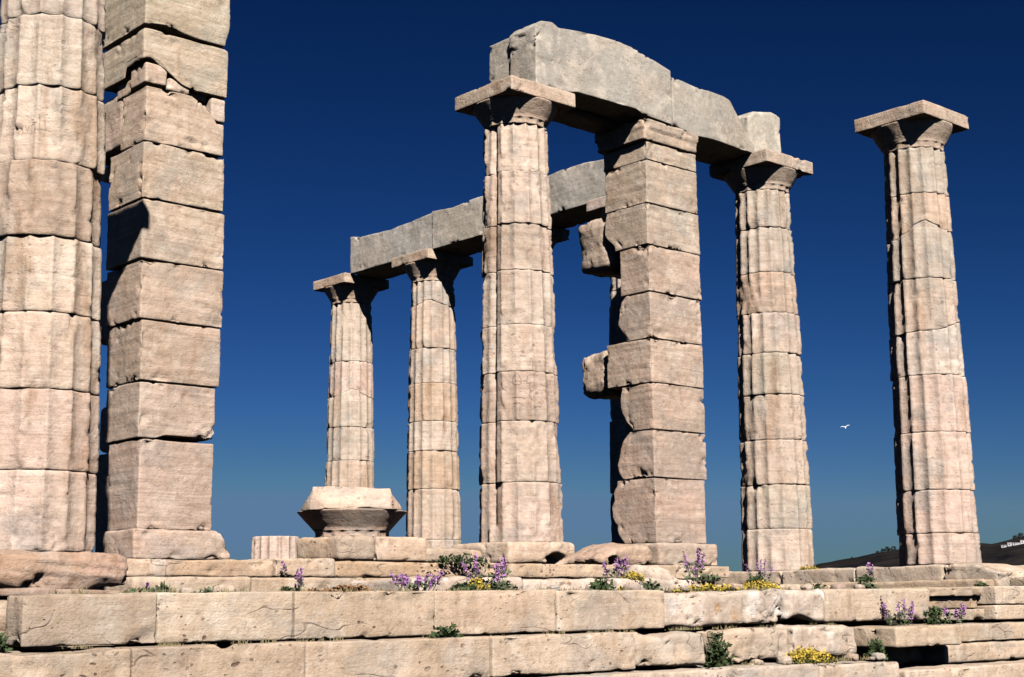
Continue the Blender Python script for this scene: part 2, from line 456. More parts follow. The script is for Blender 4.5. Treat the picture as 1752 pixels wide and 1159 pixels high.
scrawl(c1, -11.83, 0, [[(-2.467, 3.085), (-2.415, 3.034), (-2.383, 3.074)], [(-2.326, 3.027), (-2.333, 3.08), (-2.269, 3.083)], [(-2.299, 3.095), (-2.2, 3.095)], [(-2.256, 3.095), (-2.235, 3.036)], [(-2.179, 3.158), (-2.167, 3.046)], [(-2.071, 3.113), (-2.071, 3.054), (-1.96, 3.033)], [(-2.263, 3.039), (-2.145, 3.042), (-2.036, 3.041)], [(-2.345, 3.12), (-2.287, 3.119)], [(-2.066, 3.165), (-2.031, 3.165)]], .0028, SCRATCH)
scrawl(c3, -4.73, 2.56, [[(-2.343, 2.208), (-2.445, 2.179), (-2.471, 2.126), (-2.409, 2.078), (-2.284, 2.077), (-2.232, 2.118), (-2.281, 2.172), (-2.343, 2.205)], [(-2.395, 2.119), (-2.245, 2.118)], [(-2.475, 1.931), (-2.201, 1.929)], [(-2.464, 1.86), (-2.302, 1.864), (-2.192, 1.834)], [(-2.279, 1.829), (-2.293, 1.77)], [(-2.016, 2.084), (-2.007, 2.007), (-2.035, 1.959), (-1.972, 1.901)], [(-1.923, 1.819), (-1.71, 1.836)], [(-1.707, 2.097), (-1.562, 2.073), (-1.531, 2.021)], [(-2.722, 2.151), (-2.75, 2.051), (-2.629, 2.005)], [(-2.064, 2.184), (-2.093, 2.101), (-1.949, 2.103)]], .006, SCRATCH)

# ------------------------------------------------------------ square pillars (antae)
def shift_cut(fx=None, fy=None, fz=None):
    def f(p):
        return Vector((p.x+(fx(p) if fx else 0), p.y+(fy(p) if fy else 0), p.z+(fz(p) if fz else 0)))
    return f

a1 = thing('square_pillar', 'square block pillar behind the huge left column, joints wide and a slanting shadow on it', 'pillar', (-9.45, 2.5, .29), 'square block pillars of the porch')
B1 = [ # z0, z1, xl, xr, yback, tint
 (5.165, 5.75, -9.97, -9.02, 3.07, (.95, .97, .86)),
 (4.62, 5.135, -9.97, -9.03, 3.05, (.99, .99, .89)),
 (4.005, 4.56, -9.93, -9.06, 2.62, (1.04, .99, .90)),
 (3.435, 3.995, -9.94, -9.04, 2.82, (1.02, .99, .90)),
 (2.845, 3.425, -9.93, -9.03, 2.86, (1.03, .985, .90)),
 (2.265, 2.835, -9.92, -9.03, 2.85, (.97, .91, .84)),
 (1.675, 2.255, -9.90, -9.05, 2.82, (.97, .90, .83)),
 (1.135, 1.665, -9.90, -9.09, 2.80, (1.0, .94, .90)),
 (.292, 1.125, -9.88, -9.10, 2.74, (.98, .90, .86))]
for i, (z0, z1, xl, xr, yb, tt) in enumerate(B1):
    cut = None
    if i == 1:   # broken underside
        def cut(p):
            k = sm(4.98, 4.6, p.z)
            lift = .20*math.exp(-((p.x+9.93)/.16)**2)*(1 if p.y < 2.5 else .5) + .10*math.exp(-((p.x+9.72)/.16)**2)
            return Vector((p.x, p.y, p.z+k*lift))
    if i == 2:   # broken right upper corner
        def cut(p):
            k = sm(4.0, 4.6, p.z)
            return Vector((p.x-.20*k*k*sm(-9.45, -9.06, p.x), p.y, p.z-.04*sm(-9.5, -9.2, p.x)*k))
    if i == 0:
        def cut(p):
            k = sm(5.4, 5.17, p.z)
            return Vector((p.x-.05*k*sm(-9.4, -9.0, p.x), p.y, p.z+k*(.05*math.exp(-((p.x+9.75)/.2)**2))))
    if i == 7:
        def cut(p):
            k = sm(1.35, 1.14, p.z)*sm(-9.75, -9.6, p.x)
            return Vector((p.x, p.y, p.z+k*.035))
    stone('block', (xl, 2.12, z0), (xr, yb, z1), BANDED, a1, res=.026, rnd=.017 if i < 8 else .014, amp=.011, seed=20+i, bed=.006, chip=.045, tint=tt, cut=cut)
for (lo, hi, tt) in [((-9.93, 2.14, 4.60), (-9.70, 2.45, 4.80), (1.05, 1.0, .93)), ((-9.68, 2.15, 4.575), (-9.45, 2.4, 4.70), (1.12, 1.1, 1.05)), ((-9.92, 2.46, 4.57), (-9.66, 2.75, 4.73), (.95, .9, .82)),
                     ((-9.21, 2.13, 4.36), (-9.045, 2.5, 4.60), (1.14, 1.13, 1.10)), ((-9.135, 2.14, 4.12), (-9.05, 2.5, 4.345), (1.1, 1.07, 1.02)), ((-9.44, 2.2, 4.57), (-9.22, 2.5, 4.63), (.85, .75, .65))]:
    stone('patch_stone', lo, hi, BANDED, a1, res=.03, rnd=.022, amp=.012, seed=rng.randint(60, 90), tint=tt)
# rear masonry of the pillar, where the side wall began
for (z0, z1, y1, x0) in [(4.08, 4.66, 3.42, -9.90), (3.90, 4.07, 3.46, -9.74), (3.3, 3.94, 2.95, -9.66), (2.22, 2.86, 3.46, -9.72), (2.87, 3.29, 3.0, -9.64), (1.66, 2.2, 2.98, -9.62), (1.10, 1.56, 3.30, -9.72), (.29, 1.09, 3.40, -9.72)]:
    stone('wall_block', (x0, 2.60 if z0 < 4 else 2.645, z0), (-9.16, y1, z1), BANDED, a1, res=.04, rnd=.05, amp=.02, seed=int(z0*31)+3, tint=(.97, .92, .86), chip=.05)

a2 = thing('square_pillar', 'square block pillar right of the thick central column, two broken stones jutting from its left side', 'pillar', (-2.38, 2.5, .29), 'square block pillars of the porch')
B2 = [
 (5.205, 5.45, -2.85, -1.88, 2.90, (.97, .94, .86)),
 (4.625, 5.195, -2.87, -1.88, 2.87, (1.0, .96, .88)),
 (4.075, 4.615, -2.88, -1.87, 2.86, (.97, .96, .90)),
 (3.465, 4.065, -2.87, -1.87, 2.63, (.99, .92, .86)),
 (2.865, 3.455, -2.87, -1.89, 2.72, (1.0, .93, .87)),
 (2.295, 2.855, -2.88, -1.89, 2.90, (.98, .92, .86)),
 (1.705, 2.285, -2.87, -1.89, 2.67, (.93, .85, .79)),
 (1.105, 1.695, -2.88, -1.89, 2.82, (.95, .87, .82)),
 (.292, 1.095, -2.88, -1.94, 2.88, (.97, .88, .83))]
for i, (z0, z1, xl, xr, yb, tt) in enumerate(B2):
    cut = None
    if i in (4, 6, 7, 8, 2):
        mid = (z0+z1)/2
        def cut(p, mid=mid, h=(z1-z0)/2, yb=yb, i=i):
            k = sm(2.45, yb, p.y)
            if i in (2, 6): return Vector((p.x, p.y-k*(.16*sm(mid, mid-h, p.z)+.04*N(Vector((i*7.1, p.z*8, p.x*3)))), p.z))
            nn = N(Vector((i*3.3, p.z*2.6, 1.5)))
            return Vector((p.x, p.y-k*(.04+.13*(abs(p.z-mid+.25*h*nn)/h)**3+.10*max(0, nn)+.05*N(Vector((i*7.1, p.z*9, p.x*3)))), p.z))
    stone('block', (xl, 2.12, z0), (xr, yb, z1), BANDED, a2, res=.027, rnd=.011, amp=.011, seed=40+i, bed=.006, chip=.04, tint=tt, cut=cut)
stone('pillar_cap', (-2.93, 2.07, 5.455), (-1.86, 3.0, 5.74), BANDED, a2, res=.03, rnd=.03, amp=.016, seed=55, bed=.01, chip=.07, tint=(.99, .93, .84),
      cut=lambda p: Vector((p.x, p.y, p.z)) if p.z > 5.6 else Vector((-2.38+(p.x+2.38)*.965, 2.5+(p.y-2.5)*.95, p.z)))
for (z0, z1, y0, y1, x0, tt) in [(3.92, 4.60, 2.90, 3.47, -2.80, (.92, .88, .83)), (2.26, 2.84, 2.93, 3.53, -2.78, (1.0, .94, .86)),
                         (4.7, 5.4, 2.58, 2.92, -2.6, (.95, .9, .85)), (3.3, 3.88, 2.56, 2.86, -2.56, (.95, .9, .85)), (2.86, 3.28, 2.56, 2.90, -2.55, (.95, .9, .85)),
                         (1.62, 2.24, 2.56, 2.92, -2.56, (.95, .9, .85)), (1.0, 1.6, 2.56, 2.90, -2.56, (.95, .9, .85)), (.29, .98, 2.56, 2.94, -2.55, (.95, .9, .85))]:
    stone('wall_block', (x0, y0, z0), (-2.05, y1, z1), BANDED, a2, res=.035, rnd=.12 if y0 > 2.85 else .04, amp=.05 if y0 > 2.85 else .015, seed=int(z0*41)+7, tint=tt, chip=.08)

# ------------------------------------------------------------ stone beams
def beam(label, lo, hi, top, bot, seed, front=None, tint=(1, 1, 1), axis=0, rnd=.013, amp=.012, chip=.045, group='stone beams on top of the columns', endcut=None):
    z0, z1 = lo[2], hi[2]
    def fm(p):
        s = p[axis]
        t = (p.z-z0)/(z1-z0)
        q = Vector(p)
        q.z = bot(s) + (top(s)-bot(s))*t
        if front: q[1-axis] += front(s, t)
        if endcut: q[axis] += endcut(t, p)
        return q
    o = stone('stone_beam', lo, hi, BEAM, None, res=.035, rnd=rnd, amp=amp, seed=seed, chip=chip, tint=tint, fmap=fm, freq=2.8)
    return tag(o, label, 'beam', group)
G = 'stone beams on top of the columns'
beam('highest pale beam with a humped top, from the thick central column to the square pillar', (-4.81, 2.08, 5.745), (-2.37, 2.56, 6.69),
     interp([(-4.81, 6.49), (-4.72, 6.59), (-4.51, 6.62), (-4.41, 6.57), (-4.06, 6.62), (-3.56, 6.655), (-3.06, 6.645), (-2.76, 6.585), (-2.37, 6.50)]), interp([(-4.8, 5.755), (-4.3, 5.76), (-4.1, 5.805), (-3.06, 5.82), (-2.9, 5.775), (-2.3, 5.745)]), 101, tint=(.97, .95, .91), group=G)
beam('pale beam with a broken right end, from the square pillar towards the heavily worn column', (-2.36, 2.08, 5.745), (-.48, 2.56, 6.42),
     interp([(-2.36, 6.42), (-2.06, 6.405), (-1.8, 6.385), (-1.25, 6.425), (-1.05, 6.405), (-.92, 6.30), (-.76, 6.13), (-.48, 5.88)]), interp([(-2.3, 5.745), (-1.9, 5.70), (-.5, 5.78)]), 102, front=lambda s, t: .16*sm(-1.7, -.5, s), tint=(.97, .95, .91), group=G)
beam('narrow grey beam hidden behind the humped beam, its left end in view', (-4.76, 2.60, 5.755), (-2.36, 3.0, 6.6),
     interp([(-4.8, 6.50), (-4.6, 6.58), (-2.3, 6.5)]), interp([(-4.8, 5.755), (-2.3, 5.745)]), 103, tint=(.96, .96, .94), group=G)
beam('low beam half hidden behind the broken beam, its dark underside in view', (-2.34, 2.62, 5.785), (-.36, 3.02, 6.2),
     interp([(-2.4, 6.25), (-.4, 6.05)]), interp([(-2.4, 5.75), (-.36, 5.78)]), 104, tint=(.95, .94, .92), group=G)
beam('short upright block standing on the heavily worn column, right of the broken beam', (-.26, 2.50, 5.77), (.50, 3.0, 6.6),
     interp([(-.26, 6.44), (-.1, 6.56), (.3, 6.63), (.5, 6.60)]), interp([(-.3, 5.765), (.5, 5.765)]), 108, tint=(1.12, 1.08, 1.0), rnd=.05, group=G)
tops = interp([(5.0, 6.42), (5.24, 6.42), (5.7, 6.475), (6.23, 6.48), (6.54, 6.45), (7.5, 6.50), (8.2, 6.47), (9.0, 6.43), (9.4, 6.47), (9.56, 6.48), (9.6, 6.46), (10.2, 6.43), (10.8, 6.40), (11.3, 6.42), (11.8, 6.46), (12.05, 6.50)])
bb = lambda s: 5.785
beam('far grey beam seen between the thick central column and the square pillar', (-.42, 5.02, 5.8), (.42, 7.55, 6.48), tops, bb, 105, axis=1, tint=(1.05, 1.03, 1.0), group=G)
beam('middle beam of the far row, left of the thick central column', (-.43, 7.56, 5.8), (.42, 9.555, 6.48), tops, bb, 106, axis=1, tint=(1.08, 1.06, 1.02), group=G)
beam('leftmost far beam with a rough top edge, over the two slender columns', (-.41, 9.565, 5.8), (.42, 12.06, 6.48), tops, bb, 107, axis=1, tint=(1.07, 1.06, 1.05), group=G)

# ------------------------------------------------------------ fallen capital
fc = thing('fallen_capital', 'fallen column capital lying on the low wall, its square slab chipped', 'capital', (-7.30, 2.35, .245))
def capcut(p):
    q = Vector(p); dx, dy = q.x+7.30, q.y-2.35
    k = sm(.53, .765, q.z)
    f = 1-.25*k + .03*N(Vector((dx*3.1, dy*3.1, 2)))            # edges broken away towards the top
    rr = math.hypot(dx, dy)
    if rr*f > .57: f *= (.57+.15*(rr*f-.57))/(rr*f)
    q.x = -7.30+dx*f; q.y = 2.35+dy*f
    if q.z < .60: q.z += .05*sm(-.2, -.5, dy)*N(Vector((q.x*4, 3, 1)))
    q.z -= .02*k*sm(.1, .4, dx)
    return q
capital(fc, -7.30, 2.35, .262, 77, .1, (1.03, .94, .87), ztop=.775, half=.525, bell=1.10, r0=.385, abh=.235, cut=capcut, rot=-R(36), seg=10, abtint=(1.16, 1.08, 1.0), abchip=.05, name='echinus')

# ------------------------------------------------------------ stepped platform of the temple
pf = thing('temple_platform', 'stepped platform of worn stone blocks carrying all the columns', 'platform', (-6, -1.9, -1.9))
def stp(x0, x1, y0, z0, z1, depth=.9, mat=None, tint=None, seed=None, rnd=.016, amp=.008, chip=.04, name='step_block', res=.04, **kw):
    sd = seed if seed is not None else rng.randint(1, 999)
    return stone(name, (x0+.004, y0+rng.uniform(-.006, .006), z0), (x1-.004, y0+depth, z1), mat or STEP, pf, res=res, rnd=rnd, amp=amp, chip=chip, seed=sd, tint=tint or jt(.06, rng.uniform(-.01, .02)), freq=3., **kw)
# first step under the stylobate
zB0, zB1 = -.648, -.332
for (x0, x1, z1, mat, tt, y0) in [(-12.73, -11.86, -.345, STEP, (.92, .90, .87), -1.95), (-11.86, -10.85, -.335, STEP, (1.05, 1.03, .98), -1.945), (-10.85, -9.65, -.332, STEP, (.98, .94, .88), -1.955),
        (-9.65, -8.45, -.332, STEP, (.99, .93, .86), -1.945), (-8.45, -7.22, -.335, STEP, (1.03, 1.0, .95), -1.955)]:
    stp(x0, x1, y0, zB0, z1, mat=mat, tint=tt, depth=.24 if x0 < -12.5 else .9)
for (x0, x1, z1, y0) in [(-7.21, -6.16, -.362, -1.94), (-6.15, -5.62, -.35, -1.93), (-5.61, -5.03, -.345, -1.95)]:
    stp(x0, x1, y0, zB0+.012, z1, cut=lambda p: Vector((p.x, p.y, p.z+.07*math.exp(-((p.x+5.45)/.22)**2)*sm(-.50, -.64, p.z))), mat=LICHEN, tint=(1.08, 1.06, 1.03), rnd=.04, amp=.03, chip=.09)
stp(-5.02, -3.29, -1.95, zB0+.01, -.332, tint=(1.0, .97, .92), rnd=.03)
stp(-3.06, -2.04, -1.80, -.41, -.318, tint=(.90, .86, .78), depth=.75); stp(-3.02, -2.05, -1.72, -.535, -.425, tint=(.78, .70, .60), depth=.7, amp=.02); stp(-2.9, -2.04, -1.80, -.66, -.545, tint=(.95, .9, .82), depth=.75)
stp(-2.03, -.7, -1.93, -.50, -.31, tint=(1.08, 1.05, 1.0)); stp(-2.03, -.3, -1.92, -.66, -.51, tint=(1.05, 1.0, .94)); stp(-.69, .95, -1.93, -.50, -.31); stp(-.29, .95, -1.93, -.66, -.51)
# second step
zC0, zC1 = -.948, -.662
def notch(*L):
    def f(p):
        k = sum(d*sm(hw*1.25, hw*.8, abs(p.x-xc)) for xc, hw, d in L)
        return Vector((p.x, p.y, p.z-k*sm(-.80, -.67, p.z)*sm(-1.6, -2.0, p.y)))
    return f
NOT = notch((-11.43, .12, .045), (-10.2, .05, .012), (-12.6, .3, .02), (-9.0, .04, .02), (-7.52, .22, .03), (-8.4, .10, .012))
for (x0, x1, mat, tt) in [(-13.6, -12.15, STEP, (.96, .9, .82)), (-12.15, -10.92, STEP, (.93, .88, .82)), (-10.92, -9.33, STEP, (.98, .93, .87)), (-9.33, -7.84, STEP, (1.05, 1.01, .96))]:
    stp(x0, x1, -2.2, zC0, zC1, mat=mat, tint=tt, cut=NOT)
stp(-7.83, -6.98, -2.2, zC0+.01, zC1-.015, cut=notch((-7.6, .14, .03)), rnd=.05, amp=.03, chip=.12, tint=(1.0, .97, .92))
stp(-6.76, -5.86, -2.17, zC0+.02, zC1-.01, rnd=.04, amp=.03, chip=.1, tint=(1.04, 1.0, .95)); stp(-5.85, -4.9, -2.2, zC0+.02, zC1+.004, rnd=.05, amp=.03, chip=.1, tint=(1.06, 1.02, .96), mat=LICHEN)
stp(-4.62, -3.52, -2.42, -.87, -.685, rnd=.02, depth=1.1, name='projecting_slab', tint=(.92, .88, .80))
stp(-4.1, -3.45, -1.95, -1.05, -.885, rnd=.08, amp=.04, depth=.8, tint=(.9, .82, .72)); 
stp(-3.51, -2.55, -2.15, -.86, -.69, tint=(1.02, .98, .91)); stp(-2.55, -1.0, -2.15, -.86, -.69, tint=(1.0, .95, .88)); stp(-1.0, 1.2, -2.15, -.86, -.69)
stp(-3.45, -1.6, -2.18, -1.06, -.872, tint=(1.03, .98, .92), rnd=.03); stp(-1.6, 1.2, -2.18, -1.06, -.872)
# third step and the foundation courses below it
for (x0, x1, y0, z0, z1) in [(-13.8, -11.9, -2.5, -1.25, -.965), (-11.9, -10.1, -2.5, -1.25, -.965), (-10.1, -8.35, -2.5, -1.25, -.965), (-8.34, -7.0, -2.42, -1.25, -.965), (-6.98, -5.9, -2.5, -1.25, -.962), (-5.9, -4.72, -2.5, -1.25, -.985), (-4.7, -3.3, -2.55, -1.25, -1.07), (-3.3, -1.5, -2.5, -1.25, -1.075), (-1.5, 1.5, -2.5, -1.25, -1.07)]:
    stp(x0, x1, y0, z0, z1, rnd=.025, amp=.014)
for i in range(9): stp(-14+i*1.75, -14+i*1.75+1.75, -2.8, -1.56, -1.26, res=.07)
for i in range(9): stp(-14.3+i*1.8, -14.3+i*1.8+1.8, -3.05, -1.9, -1.57, res=.07)
# left flank of the platform
for k, (z0, z1, x) in enumerate([(-.65, -.345, -12.72), (-.95, -.665, -13.55), (-1.25, -.965, -13.8), (-1.56, -1.26, -14.0), (-1.9, -1.57, -14.3)]):
    for j in range(7):
        y0 = -1.0+j*2.6 - .2*k
        if k == 0 and j == 0: continue
        stone('step_block', (x, y0+.005 if j else -1.02, z0), (x+.9, y0+2.595, z1), STEP, pf, res=.12, rnd=.025, amp=.012, seed=300+k*10+j, tint=jt(.06))
# rough broken ground course at the left end of the first step
stone('rubble_stone', (-13.1, -1.68, -.56), (-12.5, -1.2, -.40), ROUGH, pf, res=.04, rnd=.10, amp=.05, seed=201, chip=.1, tint=(.98, .95, .85))
stone('rubble_stone', (-13.3, -1.72, -.655), (-12.5, -1.2, -.54), ROUGH, pf, res=.05, rnd=.05, amp=.04, seed=202, tint=(.95, .92, .85))
# core under the floor
def corecut(p):
    q = Vector(p)
    if q.z > -.6: q.z += .03*fbm(Vector((q.x*1.5, q.y*1.5, 4)), 4)
    return q
stone('rubble_core', (-12.6, -1.3, -1.9), (.9, 18.4, -.372), SOIL, pf, res=.30, rnd=.05, amp=.02, seed=9, cut=corecut)
# stylobate: rough block under the huge left column and its neighbours
stone('stylobate_block', (-12.75, -.78, -.315), (-11.42, .72, -.035), ROUGH, pf, res=.03, rnd=.07, amp=.045, seed=203, chip=.12, tint=(1.08, 1.0, .95), bed=.02,
      cut=lambda p: Vector((p.x, p.y+.03*sm(-.12, -.32, p.z)*sm(0, -.8, p.y), p.z+.04*sm(-.12, -.32, p.z)*(.5+N(Vector((p.x*3, p.y, 0)))))))
stone('stylobate_block', (-12.6, -1.15, -.345), (-11.5, -.66, -.30), ROUGH, pf, res=.05, rnd=.02, amp=.02, seed=204, tint=(.9, .85, .8))
for j in range(6): stone('stylobate_block', (-12.5, .73+j*2.5, -.33), (-11.2, 3.22+j*2.5, -.02), STEP, pf, res=.1, rnd=.03, amp=.012, seed=210+j, tint=jt(.05))
# right stylobate row
ys = [-1.28, -.55, .70, 1.86, 3.1, 4.4, 5.7, 6.9, 8.2, 9.4, 10.7, 12, 13.3, 14.5, 15.8, 17.1]
for j, (y0, y1) in enumerate(zip(ys, ys[1:])):
    def cut(p, j=j):
        if j: return p
        k = sm(-.9, -1.28, p.y)
        return Vector((p.x, p.y, p.z-.10*k*sm(-.3, -.02, p.z)))
    stone('stylobate_block', (-.8+rng.uniform(-.012, .012), y0+.004, -.335), (.66, y1-.004, -.035 if j < 4 else -.01), STEP, pf, res=.045 if j < 4 else .12, rnd=.035, amp=.02, seed=220+j, chip=.07, tint=jt(.05, .02), cut=cut)
    
stone('stylobate_block', (-1.02, -1.2, -.345), (-.3, 2.8, -.22), STEP, pf, res=.05, rnd=.03, amp=.02, seed=241, tint=(.93, .86, .76))
stone('stylobate_block', (-.6, -1.62, -.335), (.4, -1.26, -.20), STEP, pf, res=.05, rnd=.04, amp=.02, seed=242, tint=(.95, .88, .78))
# low wall footing under pillars, capital and central column
def foot(x0, x1, y0, y1, z0, z1, mat=STEP, tint=(1.04, .96, .89), seed=1, **kw):
    d = dict(res=.035, rnd=.03, amp=.012, chip=.05); d.update(kw)
    stone('footing_block', (x0, y0, z0), (x1, y1, z1), mat, pf, seed=seed, tint=tint, **d)
foot(-9.99, -8.97, 1.97, 2.75, .012, .288, mat=BANDED, tint=(1.06, .98, .93), seed=251, cut=lambda p: Vector((p.x-.12*sm(.1, .3, p.z)*sm(-9.3, -8.97, p.x), p.y, p.z)))
foot(-7.76, -7.30, 1.92, 2.7, .022, .268, tint=(1.0, .91, .82), seed=252, rnd=.05, amp=.02); foot(-7.295, -6.64, 1.92, 2.8, .022, .268, tint=(1.10, 1.0, .93), seed=253)
foot(-6.63, -5.75, 2.02, 2.7, .012, .17, tint=(1.02, .93, .84), seed=254, rnd=.05, amp=.02)
foot(-5.45, -4.42, 1.96, 3.0, .012, .255, tint=(1.08, 1.0, .95), seed=255, rnd=.05, amp=.015, res=.028, cut=lambda p: Vector((p.x, p.y+.4*sm(1., .55, math.hypot((p.x+4.72)/.15, (p.z-.06)/.09))*sm(2.4, 2.0, p.y), p.z)))
foot(-4.0, -3.06, 1.98, 2.7, .012, .25, mat=ROUGH, tint=(.98, .90, .82), seed=256, rnd=.09, amp=.05, chip=.10, res=.026, cut=lambda p: Vector((p.x, p.y+.4*sm(1., .6, math.hypot((p.x+3.78+(p.z-.09)*.6)/.10, (p.z-.085)/.085))*sm(2.4, 2.0, p.y), p.z-.10*sm(-3.5, -4.0, p.x)*sm(0, .25, p.z))))
foot(-3.03, -1.93, 1.94, 3.0, .01, .288, mat=BANDED, tint=(1.06, .97, .90), seed=257, rnd=.04)
xs = [-10.25, -9.75, -8.6, -7.9, -6.2, -5.1, -3.9, -2.9, -1.88]
for j, (a, b) in enumerate(zip(xs, xs[1:])):
    foot(a+.003, b-.003, 1.78+.02*(j % 2), 3.5, -.15, .008 if j != 2 else .03, tint=[(1.08, 1.02, .97), (1.0, .88, .77), (1.07, 1.0, .94), (.97, .84, .70), (1.0, .90, .78), (.98, .90, .80), (1.0, .93, .86), (1.03, .96, .88)][j], seed=260+j, rnd=.025)
xs = [-10.2, -9.0, -7.7, -6.3]
for j, (a, b) in enumerate(zip(xs, xs[1:])): foot(a+.003, b-.003, 1.55, 3.5, -.345, -.158, tint=[(1.05, 1.0, .95), (.98, .93, .87), (.93, .85, .74)][j], seed=270+j, rnd=.03)
xs = [-9.25, -8.1, -7.0, -6.35, -5.62]
for j, (a, b) in enumerate(zip(xs, xs[1:])): foot(a+.003, b-.003, -1.2+.06*(j % 2), -.3, -.352, -.22-.012*(j % 2), mat=LICHEN, tint=(1.12, 1.08, 1.05), seed=280+j, rnd=.035, amp=.025, chip=.09)
foot(-6.2, -5.7, -.9, -.45, -.352, -.10, mat=LICHEN, tint=(1.1, 1.06, 1.02), seed=290, rnd=.09, amp=.05, chip=.1, cut=lambda p: Vector((p.x, p.y, p.z-.12*sm(-6.2, -5.7, p.x)*sm(-.35, -.1, p.z))))
foot(-5.6, -3.2, -.7, .1, -.352, -.27, tint=(.98, .90, .80), seed=291)

# ------------------------------------------------------------ plants
def leafclump(verts, faces, c, rx, ry, h, n, size, rg, flat=.5):
    for _ in range(n):
        a = rg.uniform(0, 6.283); rr = math.sqrt(rg.random()); t = rg.random()
        k = math.sqrt(max(.02, 1-(t*.95)**2))
        p = Vector((c[0]+rx*rr*k*math.cos(a), c[1]+ry*rr*k*math.sin(a), c[2]+h*t))
        d = Vector((rg.gauss(0, 1)+.8*math.cos(a), rg.gauss(0, 1)+.8*math.sin(a), rg.uniform(.1, 1.3))).normalized()
        s = d.cross(Vector((rg.gauss(0, 1), rg.gauss(0, 1), rg.gauss(0, 1)))).normalized()
        L = size*rg.uniform(.6, 1.4); W = L*rg.uniform(.22, .4)
        b = len(verts)
        verts += [p-s*W*.3, p+d*L*.5-s*W, p+d*L, p+d*L*.5+s*W]
        faces.append((b, b+1, b+2, b+3))
def petals(verts, faces, c, r, n, rg):
    for _ in range(n):
        p = c+Vector((rg.gauss(0, r), rg.gauss(0, r), rg.gauss(0, r*1.2)))
        d = Vector((rg.gauss(0, 1), rg.gauss(0, 1), rg.gauss(0, 1))).normalized(); s = d.orthogonal().normalized(); q = d.cross(s)
        z = rg.uniform(.006, .011); b = len(verts)
        verts += [p-s*z-q*z*.6, p+s*z-q*z*.6, p+s*z*.8+q*z, p-s*z*.8+q*z]; faces.append((b, b+1, b+2, b+3))
def flower_plant(name, label, cat, x, y, z, wx, h, nst, seed, mat=PURPLE, leaf=LEAF2, nleaf=90, group=None, lh=.45, lean=.25):
    rg = random.Random(seed); root = thing(name, label, cat, (x, y, z), group)
    v, f = [], []; pv, pf_ = [], []
    dv = Vector((.744, -.668, 0))
    leafclump(v, f, (x, y, z-.01), wx*.5, .09, h*lh, nleaf, .038, rg)
    for i in range(nst):
        o = (i+.5)/nst-.5+rg.uniform(-.08, .08)
        p0 = Vector((x, y, z))+dv*o*wx*.7+Vector((rg.uniform(-.03, .03), rg.uniform(-.03, .03), 0))
        p1 = p0+dv*o*wx*lean*2+Vector((rg.uniform(-.03, .03), rg.uniform(-.03, .03), h*rg.uniform(.65, 1.05)))
        tube(v, f, p0, p1, .004, .0025)
        for k in range(7):
            t = .45+.55*k/6
            q = p0.lerp(p1, t); petals(pv, pf_, q, .016*(1.25-t*.7), 7, rg)
            if k < 4: leafclump(v, f, p0.lerp(p1, t*.7), .02, .02, .03, 3, .03, rg)
    link('foliage', v, f, leaf, root, smooth=False); link('blossoms', pv, pf_, mat, root, smooth=False)
    return root
def mat_plant(label, x, y, z, wx, wy, h, n, seed, group='yellow stonecrop cushions'):
    rg = random.Random(seed); root = thing('yellow_flower_cushion', label, 'plant', (x, y, z), group)
    v, f = [], []; pv, pf_ = [], []
    dv = Vector((.95, -.2, 0)); ev = Vector((.2, .95, 0))
    for _ in range(n):
        a = rg.uniform(0, 6.283); r = math.sqrt(rg.random())
        k = 1-r*r*.8
        c = Vector((x, y, z))+dv*wx*.5*r*math.cos(a)+ev*wy*.5*r*math.sin(a)
        hh = h*k*rg.uniform(.5, 1.)
        leafclump(v, f, c, .015, .015, hh, 5, .025, rg)
        petals(pv, pf_, c+Vector((0, 0, hh)), .013, 6, rg)
    link('foliage', v, f, LEAF2, root, smooth=False, tint=(1.1, 1., .6)); link('blossoms', pv, pf_, YELLOW, root, smooth=False)
def bush(label, x, y, z, rx, ry, h, n, seed, mat=LEAF, size=.05, group=None, name='low_bush', cat='bush'):
    rg = random.Random(seed); v, f = [], []; n = int(n*.9)
    for i in range(4):
        a = rg.uniform(-1, 1)
        leafclump(v, f, (x+a*rx*.5, y+rg.uniform(-.4, .4)*ry, z-.02), rx*.55, ry*.8, h*rg.uniform(.5, 1.)*(1-.4*abs(a)), n//4, size*.8, rg)
    for i in range(6):
        p0 = Vector((x, y, z-.02)); tube(v, f, p0, p0+Vector((rg.uniform(-rx, rx)*.7, rg.uniform(-ry, ry)*.5, h*rg.uniform(.5, .9))), .006, .003)
    o = link(name, v, f, mat, None, smooth=False)
    return tag(o, label, cat, group)
PG = 'purple flowering plants on the ruins'
fp = lambda *a, **k: flower_plant('purple_flower_plant', a[0], 'plant', a[1], a[2], a[3], a[4]*.9, a[5]*.86, *a[6:], group=PG, **{**k, 'nleaf': int(k.get('nleaf', 90)*.55)})
fp('wide spray of purple flower spikes on the step below the fallen capital', -9.3, -1.30, -.335, .44, .17, 9, 401, nleaf=60)
fp('tall purple flowers mixed with yellow, left of the base of the thick central column', -8.58, -1.28, -.325, .42, .32, 6, 402, nleaf=150)
fp('single purple stalk at the right tip of the tallest flower clump', -8.15, -1.0, -.23, .08, .24, 2, 403, nleaf=25)
fp('purple flowers in a hollow at the right foot of the thick central column', -6.72, -.9, -.235, .25, .26, 4, 404, nleaf=60)
fp('upright purple flower spikes in front of the square pillar right of centre', -5.98, -1.2, -.23, .22, .36, 4, 405, nleaf=50)
fp('small pale purple flower on the lichen rock beside the right pillar footing', -5.55, -.8, -.22, .05, .17, 1, 406, nleaf=14)
fp('purple flowers at the left foot of the heavily worn column', -1.1, 1.95, -.21, .35, .36, 5, 407, nleaf=80)
fp('lone purple flower between the two rightmost columns', -1.0, .35, -.2, .12, .26, 2, 408, nleaf=40)
